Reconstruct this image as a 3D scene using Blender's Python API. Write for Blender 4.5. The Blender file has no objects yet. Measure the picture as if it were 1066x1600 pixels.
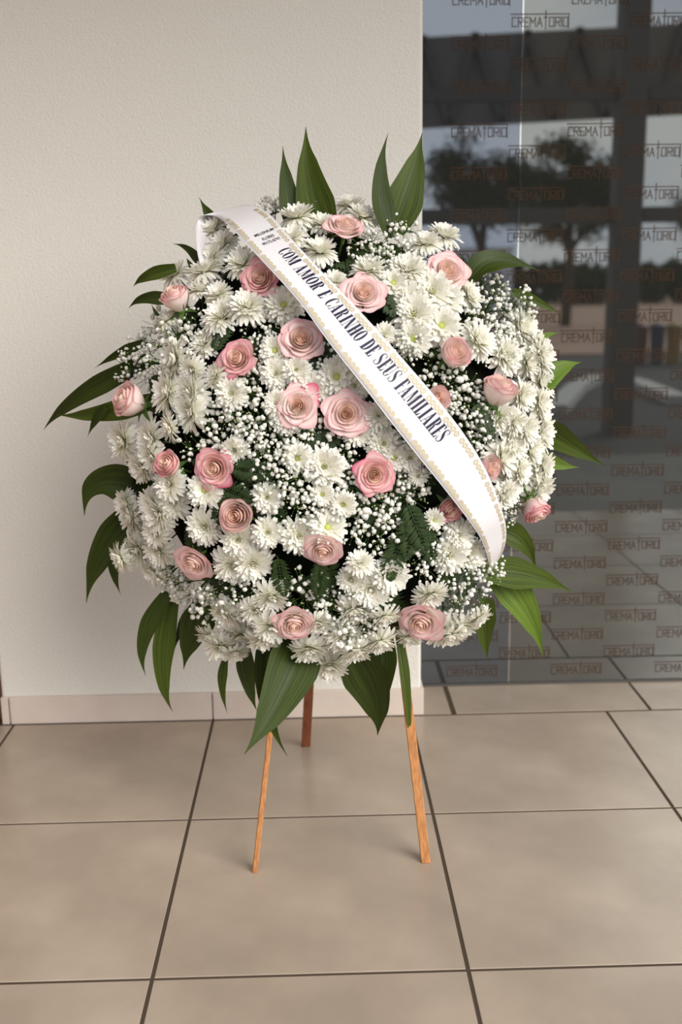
import bpy, math, random
from mathutils import Vector, Matrix, Quaternion
from math import sin, cos, pi, sqrt, radians
random.seed(7)
SC = bpy.context.scene
COL = SC.collection

# ------------------------------------------------------------------ camera
F = 1607.4                                   # focal length in px of the 1066x1600 frame
CAM = Vector((0.331, -2.925, 1.268))
RIGHT = Vector((0.99958633, -0.02540022, -0.01349033))
UP = Vector((0.01853177, 0.21012952, 0.97749791))
FWD = Vector((0.02199394, 0.97734355, -0.2105133))
cd = bpy.data.cameras.new('camera')
cam = bpy.data.objects.new('camera', cd); COL.objects.link(cam)
cam.matrix_world = Matrix(((RIGHT.x, UP.x, -FWD.x, CAM.x), (RIGHT.y, UP.y, -FWD.y, CAM.y),
                           (RIGHT.z, UP.z, -FWD.z, CAM.z), (0, 0, 0, 1)))
cd.sensor_fit = 'HORIZONTAL'; cd.sensor_width = 36; cd.lens = F / 1066 * 36
cd.clip_start = 0.05; cd.clip_end = 400
cd.dof.use_dof = True; cd.dof.focus_distance = 2.19; cd.dof.aperture_fstop = 3.7
SC.camera = cam

# ------------------------------------------------------------------ light and exposure
SC.view_settings.view_transform = 'Standard'; SC.view_settings.look = 'None'
SC.view_settings.gamma = 1.0; SC.view_settings.use_curve_mapping = False
SC.view_settings.exposure = 1.03
SC.cycles.max_bounces = 8; SC.cycles.transparent_max_bounces = 12
SC.cycles.caustics_reflective = False; SC.cycles.caustics_refractive = False
SC.cycles.sample_clamp_indirect = 6
SUN_E, SUN_ANGLE, SKY_E = 2.1, 46, .68

W = bpy.data.worlds.new('World'); SC.world = W; W.use_nodes = True
nt = W.node_tree; nt.nodes.clear()
wo = nt.nodes.new('ShaderNodeOutputWorld'); wb = nt.nodes.new('ShaderNodeBackground')
tc = nt.nodes.new('ShaderNodeTexCoord'); nz = nt.nodes.new('ShaderNodeTexNoise')
mp = nt.nodes.new('ShaderNodeMapping'); mp.inputs['Scale'].default_value = (1, 1, 2.6)
nz.inputs['Scale'].default_value = 2.4; nz.inputs['Detail'].default_value = 5
rp = nt.nodes.new('ShaderNodeValToRGB')
rp.color_ramp.elements[0].position = .36; rp.color_ramp.elements[0].color = (.50, .59, .80, 1)
rp.color_ramp.elements[1].position = .62; rp.color_ramp.elements[1].color = (1.0, .98, .96, 1)
nt.links.new(tc.outputs['Generated'], mp.inputs['Vector']); nt.links.new(mp.outputs['Vector'], nz.inputs['Vector'])
nt.links.new(nz.outputs['Fac'], rp.inputs['Fac']); nt.links.new(rp.outputs['Color'], wb.inputs['Color'])
nt.links.new(wb.outputs['Background'], wo.inputs['Surface']); wb.inputs['Strength'].default_value = SKY_E
sd = bpy.data.lights.new('sun', 'SUN'); sd.energy = SUN_E; sd.angle = radians(SUN_ANGLE); sd.color = (1, .965, .905)
sun = bpy.data.objects.new('sun', sd); COL.objects.link(sun)
sun.rotation_euler = Vector((-.58, .62, -.47)).to_track_quat('-Z', 'Y').to_euler()

# ------------------------------------------------------------------ helpers
def ray(x, y): return RIGHT * ((x - 533) / F) + UP * ((800 - y) / F) + FWD
def onY(x, y, Y): d = ray(x, y); return CAM + d * ((Y - CAM.y) / d.y)
def px(p):
    c = p - CAM; k = c.dot(FWD)
    return (533 + F * c.dot(RIGHT) / k, 800 - F * c.dot(UP) / k)
def depth(p): return (p - CAM).dot(FWD)
def lin(c): c /= 255; return c / 12.92 if c <= .04045 else ((c + .055) / 1.055) ** 2.4
def rgb(r, g, b): return (lin(r), lin(g), lin(b), 1)

def mesh(name, vs, fs, smooth=True, uvs=None):
    me = bpy.data.meshes.new(name); me.from_pydata([tuple(v) for v in vs], [], fs)
    if uvs:
        ul = me.uv_layers.new(name='UVMap')
        for l in me.loops: ul.data[l.index].uv = uvs[l.vertex_index]
    if smooth: me.polygons.foreach_set('use_smooth', [True] * len(me.polygons))
    me.update(); return me
def obj(name, me, mat=None, parent=None, label=None, cat=None, group=None, kind=None):
    o = bpy.data.objects.new(name, me); COL.objects.link(o)
    if mat and me and not me.materials: me.materials.append(mat)
    if parent: o.parent = parent
    if label: o['label'] = label
    if cat: o['category'] = cat
    if group: o['group'] = group
    if kind: o['kind'] = kind
    return o
def empty(name, label, cat, loc=(0, 0, 0), group=None, kind=None):
    o = obj(name, None, None, None, label, cat, group, kind); o.location = loc; o.empty_display_size = .02; return o
def frame(o, p, n, s=1.0, spin=None, upv=None):
    z = n.normalized()
    if upv is None:
        q = z.to_track_quat('Z', 'Y')
        if spin is None: spin = random.uniform(0, 2 * pi)
        q = q @ Quaternion((0, 0, 1), spin)
    else:
        x = upv.cross(z).normalized(); y = z.cross(x)
        q = Matrix((x, y, z)).transposed().to_quaternion()
    o.location = p; o.rotation_mode = 'QUATERNION'; o.rotation_quaternion = q; o.scale = (s, s, s)
class MB:
    def __init__(s): s.v = []; s.f = []; s.uv = []
    def add(s, vs, fs, uv=None):
        b = len(s.v); s.v += [Vector(v) for v in vs]; s.f += [tuple(i + b for i in f) for f in fs]
        s.uv += uv if uv else [(0, 0)] * len(vs)
        return s
    def box(s, a, b):
        x0, y0, z0 = a; x1, y1, z1 = b
        return s.add([(x0,y0,z0),(x1,y0,z0),(x1,y1,z0),(x0,y1,z0),(x0,y0,z1),(x1,y0,z1),(x1,y1,z1),(x0,y1,z1)],
              [(0,3,2,1),(4,5,6,7),(0,1,5,4),(1,2,6,5),(2,3,7,6),(3,0,4,7)])
    def tube(s, pts, r, n=5, caps=True):
        pts = [Vector(p) for p in pts]; rs = r if isinstance(r, (list, tuple)) else [r] * len(pts)
        vs, fs = [], []
        for i, p in enumerate(pts):
            t = (pts[min(i + 1, len(pts) - 1)] - pts[max(i - 1, 0)]).normalized()
            a = t.orthogonal().normalized() if abs(t.z) > .99 else t.cross(Vector((0, 0, 1))).normalized()
            b = t.cross(a)
            for k in range(n): vs.append(p + (a * cos(2 * pi * k / n) + b * sin(2 * pi * k / n)) * rs[i])
        for i in range(len(pts) - 1):
            for k in range(n):
                fs.append((i*n+k, i*n+(k+1) % n, (i+1)*n+(k+1) % n, (i+1)*n+k))
        if caps: fs += [tuple(range(n))[::-1], tuple(range((len(pts)-1)*n, len(pts)*n))]
        return s.add(vs, fs)
    def bar(s, a, b, w, d, up=(0, -1, 0)):
        a = Vector(a); b = Vector(b); t = (b - a).normalized(); x = t.cross(Vector(up)).normalized(); y = x.cross(t)
        vs = [p + x * (w/2*i) + y * (d/2*j) for p in (a, b) for i, j in ((-1,-1),(1,-1),(1,1),(-1,1))]
        return s.add(vs, [(0,3,2,1),(4,5,6,7),(0,1,5,4),(1,2,6,5),(2,3,7,6),(3,0,4,7)])
    def grid(s, fn, nu, nv):
        vs = [fn(i / nu, j / nv) for j in range(nv + 1) for i in range(nu + 1)]
        fs = [(j*(nu+1)+i, j*(nu+1)+i+1, (j+1)*(nu+1)+i+1, (j+1)*(nu+1)+i) for j in range(nv) for i in range(nu)]
        return s.add(vs, fs, [(i / nu, j / nv) for j in range(nv + 1) for i in range(nu + 1)])
    def mesh(s, name, smooth=True): return mesh(name, s.v, s.f, smooth, s.uv)
_ico = None
def ico():
    global _ico
    if _ico is None:
        import bmesh
        bm = bmesh.new(); bmesh.ops.create_icosphere(bm, subdivisions=2, radius=1)
        _ico = ([v.co.copy() for v in bm.verts], [tuple(v.index for v in f.verts) for f in bm.faces]); bm.free()
    return _ico
_ico1 = None
def ico1():
    global _ico1
    if _ico1 is None:
        import bmesh
        bm = bmesh.new(); bmesh.ops.create_icosphere(bm, subdivisions=1, radius=1)
        _ico1 = ([v.co.copy() for v in bm.verts], [tuple(v.index for v in f.verts) for f in bm.faces]); bm.free()
    return _ico1

def box_obj(name, a, b, mat, parent=None, bevel=0, **kw):
    o = obj(name, MB().box(a, b).mesh(name, False), mat, parent, **kw)
    if bevel:
        m = o.modifiers.new('Bevel', 'BEVEL'); m.width = bevel; m.segments = 2
    return o

# ------------------------------------------------------------------ materials
def mat(name, col, rough=.6, spec=.5, metal=0, noise=None, bump=None, sheen=0):
    m = bpy.data.materials.new(name); m.use_nodes = True; t = m.node_tree; b = t.nodes['Principled BSDF']
    b.inputs['Base Color'].default_value = col; b.inputs['Roughness'].default_value = rough
    b.inputs['Metallic'].default_value = metal; b.inputs['Specular IOR Level'].default_value = spec
    co = t.nodes.new('ShaderNodeTexCoord')
    if noise:                                   # (scale, other colour, low, high[, mapping scale])
        n = t.nodes.new('ShaderNodeTexNoise'); n.inputs['Scale'].default_value = noise[0]; n.inputs['Detail'].default_value = 6
        r = t.nodes.new('ShaderNodeValToRGB')
        r.color_ramp.elements[0].position = noise[2]; r.color_ramp.elements[0].color = col
        r.color_ramp.elements[1].position = noise[3]; r.color_ramp.elements[1].color = noise[1]
        src = co.outputs['Object']
        if len(noise) > 4:
            g = t.nodes.new('ShaderNodeMapping'); g.inputs['Scale'].default_value = noise[4]
            t.links.new(src, g.inputs['Vector']); src = g.outputs['Vector']
        t.links.new(src, n.inputs['Vector']); t.links.new(n.outputs['Fac'], r.inputs['Fac'])
        t.links.new(r.outputs['Color'], b.inputs['Base Color'])
    if bump:                                    # (scale, strength, distance)
        n = t.nodes.new('ShaderNodeTexNoise'); n.inputs['Scale'].default_value = bump[0]; n.inputs['Detail'].default_value = 4
        u = t.nodes.new('ShaderNodeBump'); u.inputs['Strength'].default_value = bump[1]; u.inputs['Distance'].default_value = bump[2]
        t.links.new(co.outputs['Object'], n.inputs['Vector']); t.links.new(n.outputs['Fac'], u.inputs['Height'])
        t.links.new(u.outputs['Normal'], b.inputs['Normal'])
    return m
def petal_mat(name, stops, transl=.3, rough=.6):
    """colour runs with v (base to tip of the petal) along STOPS; a share of light passes through"""
    m = bpy.data.materials.new(name); m.use_nodes = True; t = m.node_tree; t.nodes.clear()
    out = t.nodes.new('ShaderNodeOutputMaterial'); uv = t.nodes.new('ShaderNodeUVMap'); sp = t.nodes.new('ShaderNodeSeparateXYZ')
    r = t.nodes.new('ShaderNodeValToRGB'); e = r.color_ramp.elements
    e[0].position, e[0].color = stops[0]; e[1].position, e[1].color = stops[-1]
    for p, c in stops[1:-1]:
        k = e.new(p); k.color = c
    n = t.nodes.new('ShaderNodeTexNoise'); n.inputs['Scale'].default_value = 60
    ma = t.nodes.new('ShaderNodeMath'); ma.operation = 'MULTIPLY_ADD'; ma.inputs[1].default_value = .22
    mb_ = t.nodes.new('ShaderNodeMath'); mb_.operation = 'ADD'; mb_.inputs[1].default_value = -.11
    d = t.nodes.new('ShaderNodeBsdfPrincipled'); d.inputs['Roughness'].default_value = rough; d.inputs['Specular IOR Level'].default_value = .25
    tr = t.nodes.new('ShaderNodeBsdfTranslucent'); mx = t.nodes.new('ShaderNodeMixShader'); mx.inputs[0].default_value = transl
    L = t.links.new
    L(uv.outputs['UV'], sp.inputs[0]); L(n.outputs['Fac'], ma.inputs[0]); L(sp.outputs['Y'], ma.inputs[2]); L(ma.outputs[0], mb_.inputs[0])
    L(mb_.outputs[0], r.inputs['Fac']); L(r.outputs['Color'], d.inputs['Base Color']); L(r.outputs['Color'], tr.inputs['Color'])
    L(d.outputs[0], mx.inputs[1]); L(tr.outputs[0], mx.inputs[2]); L(mx.outputs[0], out.inputs['Surface'])
    return m
def leaf_mat(name, c1, c2, transl=.14):
    """parallel veins along the blade, from the leaf's own u coordinate"""
    m = bpy.data.materials.new(name); m.use_nodes = True; t = m.node_tree; t.nodes.clear()
    out = t.nodes.new('ShaderNodeOutputMaterial'); uv = t.nodes.new('ShaderNodeUVMap')
    g = t.nodes.new('ShaderNodeMapping'); g.inputs['Scale'].default_value = (26, 1.2, 1)
    n = t.nodes.new('ShaderNodeTexNoise'); n.inputs['Scale'].default_value = 1.0; n.inputs['Detail'].default_value = 3
    r = t.nodes.new('ShaderNodeValToRGB'); r.color_ramp.elements[0].position = .35; r.color_ramp.elements[0].color = c1
    r.color_ramp.elements[1].position = .68; r.color_ramp.elements[1].color = c2
    bu = t.nodes.new('ShaderNodeBump'); bu.inputs['Strength'].default_value = .35; bu.inputs['Distance'].default_value = .002
    d = t.nodes.new('ShaderNodeBsdfPrincipled'); d.inputs['Roughness'].default_value = .48; d.inputs['Specular IOR Level'].default_value = .26
    tr = t.nodes.new('ShaderNodeBsdfTranslucent'); mx = t.nodes.new('ShaderNodeMixShader'); mx.inputs[0].default_value = transl
    L = t.links.new
    L(uv.outputs['UV'], g.inputs['Vector']); L(g.outputs['Vector'], n.inputs['Vector']); L(n.outputs['Fac'], r.inputs['Fac'])
    L(n.outputs['Fac'], bu.inputs['Height']); L(bu.outputs['Normal'], d.inputs['Normal'])
    L(r.outputs['Color'], d.inputs['Base Color']); L(r.outputs['Color'], tr.inputs['Color'])
    L(d.outputs[0], mx.inputs[1]); L(tr.outputs[0], mx.inputs[2]); L(mx.outputs[0], out.inputs['Surface'])
    return m
def glass_mat(name, tint, refl=.3):
    m = bpy.data.materials.new(name); m.use_nodes = True; t = m.node_tree; t.nodes.clear()
    out = t.nodes.new('ShaderNodeOutputMaterial')
    tr = t.nodes.new('ShaderNodeBsdfTransparent'); tr.inputs['Color'].default_value = (.16, .17, .16, 1)
    gl = t.nodes.new('ShaderNodeBsdfGlossy'); gl.inputs['Roughness'].default_value = .015; gl.inputs['Color'].default_value = tint
    df = t.nodes.new('ShaderNodeBsdfDiffuse'); df.inputs['Color'].default_value = (.22, .22, .20, 1)
    m1 = t.nodes.new('ShaderNodeMixShader'); m1.inputs[0].default_value = .12
    m2 = t.nodes.new('ShaderNodeMixShader'); m2.inputs[0].default_value = refl
    L = t.links.new
    L(tr.outputs[0], m1.inputs[1]); L(df.outputs[0], m1.inputs[2]); L(m1.outputs[0], m2.inputs[1]); L(gl.outputs[0], m2.inputs[2])
    L(m2.outputs[0], out.inputs['Surface']); return m

M = {}
M['wall'] = mat('stucco', rgb(223, 220, 211), .85, .2, bump=(170, .55, .004))
M['tile'] = mat('floor_tile', rgb(160, 145, 128), .24, .5, noise=(3.4, rgb(179, 163, 145), .38, .66), bump=(300, .03, .001))
M['grout'] = mat('grout', rgb(78, 66, 54), .9, .2)
M['skirt'] = mat('skirting_tile', rgb(206, 192, 180), .4, .4, noise=(5, rgb(214, 201, 189), .4, .65))
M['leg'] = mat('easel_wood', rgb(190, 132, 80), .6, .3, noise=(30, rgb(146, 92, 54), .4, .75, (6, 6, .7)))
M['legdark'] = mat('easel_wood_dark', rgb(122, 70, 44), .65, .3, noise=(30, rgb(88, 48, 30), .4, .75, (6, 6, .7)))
M['mum'] = petal_mat('chrysanthemum_petal', [(0, rgb(236, 238, 196)), (.3, rgb(246, 244, 228)), (1, rgb(250, 248, 240))], .32)
M['mumeye'] = mat('chrysanthemum_eye', rgb(206, 212, 112), .8, .2, bump=(400, .6, .003))
M['green'] = mat('stem_green', rgb(84, 112, 48), .55, .3, noise=(20, rgb(58, 86, 36), .4, .7))
M['rose'] = petal_mat('rose_petal', [(0, rgb(253, 238, 222)), (.45, rgb(253, 238, 230)), (.86, rgb(252, 232, 226)), (1.0, rgb(243, 182, 186))], .3)
M['rose2'] = petal_mat('rose_petal_coral', [(0, rgb(252, 230, 216)), (.5, rgb(251, 224, 216)), (.86, rgb(250, 216, 211)), (1.0, rgb(236, 150, 162))], .3)
M['roseheart'] = petal_mat('rose_heart', [(0, rgb(251, 216, 188)), (.6, rgb(253, 231, 214)), (1, rgb(252, 226, 214))], .4)
M['rosetip'] = petal_mat('rose_petal_magenta_tip', [(0, rgb(252, 234, 222)), (.6, rgb(251, 224, 218)), (.86, rgb(246, 188, 192)), (1.0, rgb(214, 72, 118))], .3)
M['baby'] = petal_mat('baby_breath_blossom', [(0, rgb(244, 242, 228)), (1, rgb(250, 249, 242))], .25, .8)
M['bud'] = mat('baby_breath_bud', rgb(196, 202, 150), .8, .2)
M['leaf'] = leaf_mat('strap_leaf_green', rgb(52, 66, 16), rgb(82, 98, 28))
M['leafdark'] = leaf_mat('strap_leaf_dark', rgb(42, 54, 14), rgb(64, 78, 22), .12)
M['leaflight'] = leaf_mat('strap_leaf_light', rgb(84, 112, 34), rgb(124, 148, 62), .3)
M['fern'] = mat('fern_green', rgb(32, 48, 18), .55, .3, noise=(14, rgb(50, 70, 28), .4, .7))
M['foam'] = mat('floral_foam', rgb(15, 21, 10), .95, .1, noise=(30, rgb(9, 13, 7), .4, .7))
M['ribbon'] = mat('satin_ribbon', rgb(228, 225, 226), .38, .4)
M['ink'] = mat('ribbon_ink', rgb(34, 26, 58), .45, .4)
M['inkblack'] = mat('ribbon_black_ink', rgb(24, 22, 26), .5, .4)
M['gold'] = mat('ribbon_gold', rgb(198, 184, 150), .5, .4, .1)
M['glassb'] = glass_mat('tinted_glass_sky', (.74, .85, 1.0, 1), .23)  # blue in the gloss stands in for the sky this pane reflects
M['glass'] = glass_mat('tinted_glass', (.94, 1.0, .98, 1), .23)
M['joint'] = glass_mat('glass_edge', (1, 1, 1, 1), .62)
M['decal'] = mat('brown_vinyl', rgb(86, 64, 46), .8, .2)
def see_through(m, k):
    t = m.node_tree; b = t.nodes['Principled BSDF']; o = [n for n in t.nodes if n.type == 'OUTPUT_MATERIAL'][0]
    tr = t.nodes.new('ShaderNodeBsdfTransparent'); mx = t.nodes.new('ShaderNodeMixShader'); mx.inputs[0].default_value = k
    t.links.new(b.outputs[0], mx.inputs[1]); t.links.new(tr.outputs[0], mx.inputs[2]); t.links.new(mx.outputs[0], o.inputs['Surface'])
see_through(M['decal'], .5)
M['inner'] = mat('inner_wall', rgb(70, 66, 62), .9)
M['steel'] = mat('grey_steel', rgb(84, 79, 74), .6, .4)
M['fascia'] = mat('fascia', rgb(112, 104, 95), .8)
M['asphalt'] = mat('asphalt', rgb(70, 68, 66), .9, .2, noise=(3, rgb(58, 56, 54), .4, .7))
M['earth'] = mat('earth', rgb(176, 146, 128), .95, .1, noise=(.4, rgb(150, 122, 104), .35, .7))
M['apron_shade'] = mat('apron_shade', rgb(116, 112, 106), .9, .2, noise=(2, rgb(100, 97, 92), .4, .7))
M['kerb'] = mat('kerb', rgb(180, 176, 172), .8)
M['bark'] = mat('bark', rgb(84, 66, 50), .9)
M['tree'] = mat('tree_leaf', rgb(58, 70, 40), .7, .3, noise=(1.2, rgb(40, 52, 30), .4, .6))
M['white'] = mat('white_paint', rgb(232, 232, 230), .6)
M['brown'] = mat('brown_wood', rgb(112, 82, 62), .5, .4, noise=(10, rgb(92, 64, 48), .4, .7, (8, 1, 1)))
M['tan'] = mat('tan_plaster', rgb(164, 136, 112), .85, .2, bump=(170, .4, .004))
M['ceil'] = mat('ceiling_paint', rgb(226, 222, 214), .9)

# ------------------------------------------------------------------ the setting
TS = .6; GJ = .008
GY = .235                                        # glass plane
floor = box_obj('floor', (-4.2, -2.42, -.08), (5.4, GY + .6, -.0016), M['grout'], label='beige square ceramic tile floor with dark grout joints', cat='floor', kind='structure')
def tile_mesh(w, d):
    h = .002; e = .0008
    vs = [(0,0,-h),(w,0,-h),(w,d,-h),(0,d,-h),(0,0,-e),(w,0,-e),(w,d,-e),(0,d,-e),(e,e,0),(w-e,e,0),(w-e,d-e,0),(e,d-e,0)]
    fs = [(8,9,10,11)] + [(4+i, 4+(i+1) % 4, 8+(i+1) % 4, 8+i) for i in range(4)] + [(i, (i+1) % 4, 4+(i+1) % 4, 4+i) for i in range(4)]
    return mesh('tile', vs, fs, False)
tm = tile_mesh(TS - GJ, TS - GJ)
def tile_mat_variants():
    r = []
    for k in range(3):
        m = M['tile'].copy(); m.name = 'floor_tile'
        for n in m.node_tree.nodes:
            if n.type == 'VALTORGB':
                for e in n.color_ramp.elements: e.color = tuple(c * (1 + .025 * (k - 1)) for c in e.color[:3]) + (1,)
        r.append(m)
    return r
TV = tile_mat_variants(); TMS = []
for m_ in TV:
    t_ = tm.copy(); t_.materials.append(m_); TMS.append(t_)
for i in range(-7, 9):
    for j in range(4):
        o = obj('tile', TMS[(i * 5 + j * 3) % 3], None, floor); o.location = (i * TS + GJ / 2, -(j + 1) * TS + GJ / 2, 0)
for k, x in enumerate([.13, .737, 1.338, 1.938, 2.538, 3.138]):      # the staggered row under the glass
    t2 = tile_mesh(.6 - GJ, .42); t2.materials.append(TV[k % 3])
    o = obj('tile', t2, None, floor); o.location = (x + GJ / 2, .004 + GJ / 2, 0)
WL, WR = -.634, .633
box_obj('wall_back', (WL, .014, 0), (WR, .36, 3.05), M['wall'], bevel=.008, label='off-white rough plastered wall behind the wreath', cat='wall', kind='structure')
bb = empty('baseboard_back', 'pale tile skirting along the foot of the white wall', 'baseboard', (0, 0, 0), kind='structure')
for a, b in ((WL, -.612), (-.608, -.002), (.002, .640)):
    box_obj('skirting_tile', (a, 0, .001), (b, .0145, .086), M['skirt'], bb, bevel=.002)
box_obj('skirting_tile', (.6325, .0135, .001), (.640, GY - .01, .086), M['skirt'], bb, bevel=.002)
door = empty('door_1', 'brown wooden door at the edge of the white wall', 'door', (0, 0, 0), kind='structure')
box_obj('door_leaf', (-1.62, .10, .004), (-.70, .14, 2.1), M['brown'], door, bevel=.003)
box_obj('door_frame', (-.698, .04, 0), (WL - .001, .16, 2.15), M['brown'], door, bevel=.003)
box_obj('wall_left', (-4.2, .05, 0), (-1.63, .36, 3.05), M['wall'], label='off-white plastered wall beyond the brown door', cat='wall', kind='structure')
box_obj('lintel', (-1.63, .05, 2.16), (WL, .36, 3.05), M['wall'], label='plaster band above the brown door', cat='wall', kind='structure')
box_obj('side_light_wall', (-1.9, -2.4, 0), (-1.7, .045, 3.05), M['tan'], label='tan side wall added out of view to shape light from the left', cat='wall', kind='structure')  # added out of view: blocks the left sky and bounces warm fill
box_obj('ceiling', (-4.2, -1.95, 3.06), (5.4, 3.6, 3.2), M['ceil'], label='white porch ceiling added out of view to shade the upper wall', cat='ceiling', kind='structure')  # unseen slab added for shade; its front edge sets the upper wall's darkening

# glazed front: two tinted panes, a bright edge joint, printed vinyl marks
XJ = onY(813, 250, GY).x
win = empty('window_1', 'dark tinted glass front printed with brown lettering', 'window', (0, 0, 0), kind='structure')
p1 = box_obj('pane', (WR + .004, GY, .006), (XJ - .0025, GY + .010, 3.05), M['glassb'], win)
p2 = box_obj('pane', (XJ + .0025, GY, .006), (3.6, GY + .010, 3.05), M['glass'], win)
p1['label'] = 'narrow glass pane beside the wall, reflected sky blue put into its tint'; p2['label'] = 'wide dark glass pane'
box_obj('edge_joint', (XJ - .0025, GY + .001, .006), (XJ + .0025, GY + .009, 3.05), M['joint'], win)
box_obj('edge_joint', (WR + .0005, GY - .002, .006), (WR + .004, GY + .011, 3.05), M['joint'], win)
box_obj('floor_channel', (WR + .0005, GY - .008, 0), (3.6, GY + .018, .006), M['steel'], win)
# the dim room behind the glass
box_obj('floor_inside', (WR, GY + .62, -.08), (3.6, 3.6, -.002), M['tile'], label='dim tiled floor behind the dark glass', cat='floor', kind='structure')
box_obj('wall_inside', (WR - .2, 3.6, 0), (3.7, 3.7, 3.05), M['inner'], label='dark grey wall of the room behind the glass', cat='wall', kind='structure')
box_obj('wall_inside_end', (3.61, GY - .05, 0), (3.75, 3.6, 3.05), M['inner'], label='dark side wall of the room behind the glass', cat='wall', kind='structure')
box_obj('wall_inside_left', (WR - .2, .37, 0), (WR - .05, 3.6, 3.05), M['inner'], label='dark wall behind the plastered pier', cat='wall', kind='structure')

# printed mark: boxy stroke lettering, a bar over it, the T drawn as a tall cross
GL = {'C': ([[(1,1),(0,1),(0,0),(1,0)]], .9), 'R': ([[(0,0),(0,1),(1,1),(1,.5),(0,.5)], [(.45,.5),(1,0)]], .9), 'E': ([[(1,1),(0,1),(0,0),(1,0)], [(0,.5),(.8,.5)]], .8),
      'M': ([[(0,0),(0,1),(.5,.4),(1,1),(1,0)]], 1.1), 'A': ([[(0,0),(.5,1),(1,0)], [(.22,.35),(.78,.35)]], 1.0), 'O': ([[(0,0),(0,1),(1,1),(1,0),(0,0)]], .9),
      'I': ([[(0,0),(0,1)]], .0), 'T': ([[(.5,-.25),(.5,1.75)], [(.1,1),(.9,1)]], .8)}
def stroke2d(mb, pts, w, z=0):
    for a, b in zip(pts, pts[1:]):
        a = Vector((*a, 0)); b = Vector((*b, 0)); t = (b - a).normalized(); n = Vector((-t.y, t.x, 0)) * (w / 2); t = t * (w / 2)
        mb.add([a - t - n, b + t - n, b + t + n, a - t + n], [(0, 1, 2, 3)])
def decal_mesh():
    mb = MB(); x = 0; h = .024; lw = .0165
    wd = 0
    for ch in 'CREMATORIO': wd += GL[ch][1] * lw + .0062
    s = .165 / wd; x = -.165 / 2
    for ch in 'CREMATORIO':
        st, w = GL[ch]
        for l in st: stroke2d(mb, [(x + p[0] * w * lw * s if ch != 'I' else x, p[1] * h) for p in l], .0034)
        x += (w * lw + .0062) * s
    stroke2d(mb, [(-.086, h + .009), (.080, h + .009)], .0035)
    stroke2d(mb, [(.080, h + .009), (.080, -.004)], .003)
    me = MB().add([(v.x, 0, v.y) for v in mb.v], mb.f).mesh('printed_mark', False); return me
DM = decal_mesh(); DM.materials.append(M['decal'])
c0 = onY(752, 70, GY); dx = (onY(937, 72, GY).x - c0.x) / 2; dz = (onY(752, 70, GY).z - onY(752, 139, GY).z)
for k in range(-1, 9):
    for r in range(-8, 18):
        x = c0.x + k * dx; z = c0.z - r * dz - (dz / 2 if k % 2 else 0)
        if x < WR + .02 or z < .0 or z > 2.25 or x > 2.2: continue
        if x - .09 < WR:                            # the mark runs behind the pier edge: keep what shows
            keep = [f for f in DM.polygons if all(DM.vertices[i].co.x + x > WR + .005 for i in f.vertices)]
            me = mesh('printed_mark', [v.co for v in DM.vertices], [tuple(f.vertices) for f in keep], False); me.materials.append(M['decal'])
        else: me = DM
        o = obj('printed_mark', me, None, win); o.location = (x, GY - .0015, z - .012)

# ------------------------------------------------------------------ what the glass reflects: the yard behind the camera
def refl(x, y, Yo): p = onY(x, y, 2 * GY - Yo); return Vector((p.x, Yo, p.z))
box_obj('path', (-20, -4.6, -.3), (20, -2.43, -.03), M['apron_shade'], label='added grey strip past the porch tiles, imitating the floor shading off', cat='path', kind='structure')  # invented mid-grey strip imitating the gradual shading of the reflected floor
box_obj('ground', (-60, -160, -.3), (90, -4.61, -.05), M['asphalt'], label='grey asphalt yard in front of the porch', cat='ground', kind='structure')
box_obj('ground_earth', (-60, -120, -.045), (90, -17, -.02), M['earth'], label='pinkish bare earth beyond the yard', cat='ground', kind='structure')
fr = empty('portal_frame', 'dark grey steel porch frame reflected in the glass', 'frame', (3.12, -6, 0))
for nm, (a, b) in {'post': ((958, 0), (1000, 0)), }.items():
    xa, xb = refl(958, 300, -6).x, refl(1000, 300, -6).x
    box_obj('post', (xa - 3.12, -.1, -.05), (xb - 3.12, .12, 4.2), M['steel'], fr, bevel=.01)
for y0, y1 in ((137, 158), (326, 350)):
    z0, z1 = refl(800, y1, -6).z, refl(800, y0, -6).z
    box_obj('rail', (-6, -.04, z0), (-.13, .04, z1), M['steel'], fr); box_obj('rail', (.14, -.04, z0), (5, .04, z1), M['steel'], fr)
can = empty('canopy', 'dark trussed canopy roof across the yard, reflected in the glass', 'canopy', (4, -14, 0))
def canopy():
    L0, L1 = refl(660, 58, -14), refl(1066, 37, -14); B0, B1 = refl(660, 200, -14), refl(1066, 178, -14)
    off = Vector((4, -14, 0))
    def ext(a, b, t): return a + (b - a) * t - off
    for nm, (a0, a1), (b0, b1) in (('fascia_board', (L0, L1), (B0, B1)),):
        mb = MB(); q = [ext(b0, b1, -1.5), ext(b0, b1, 2.2), ext(a0, a1, 2.2), ext(a0, a1, -1.5)]
        mb.add(q + [p + Vector((0, -.1, 0)) for p in q], [(0,1,2,3),(7,6,5,4),(0,4,5,1),(1,5,6,2),(2,6,7,3),(3,7,4,0)])
        obj(nm, mb.mesh(nm, False), M['fascia'], can)
    for k in range(-3, 8):
        t = k / 5
        a, b = ext(L0, L1, t), ext(B0, B1, t + .1); c = ext(L0, L1, t + .2)
        f_ = Vector((0, .08, 0))
        obj('truss_strut', MB().bar(a + f_, b + f_, .1, .1).mesh('truss_strut', False), M['steel'], can)
        obj('truss_strut', MB().bar(b + f_, c + f_, .1, .1).mesh('truss_strut', False), M['steel'], can)
    for t in (-1.2, 2.0):
        p = ext(B0, B1, t); obj('post', MB().box((p.x - .12, -.2, -.05), (p.x + .12, 0, p.z)).mesh('post', False), M['steel'], can)
canopy()
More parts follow.
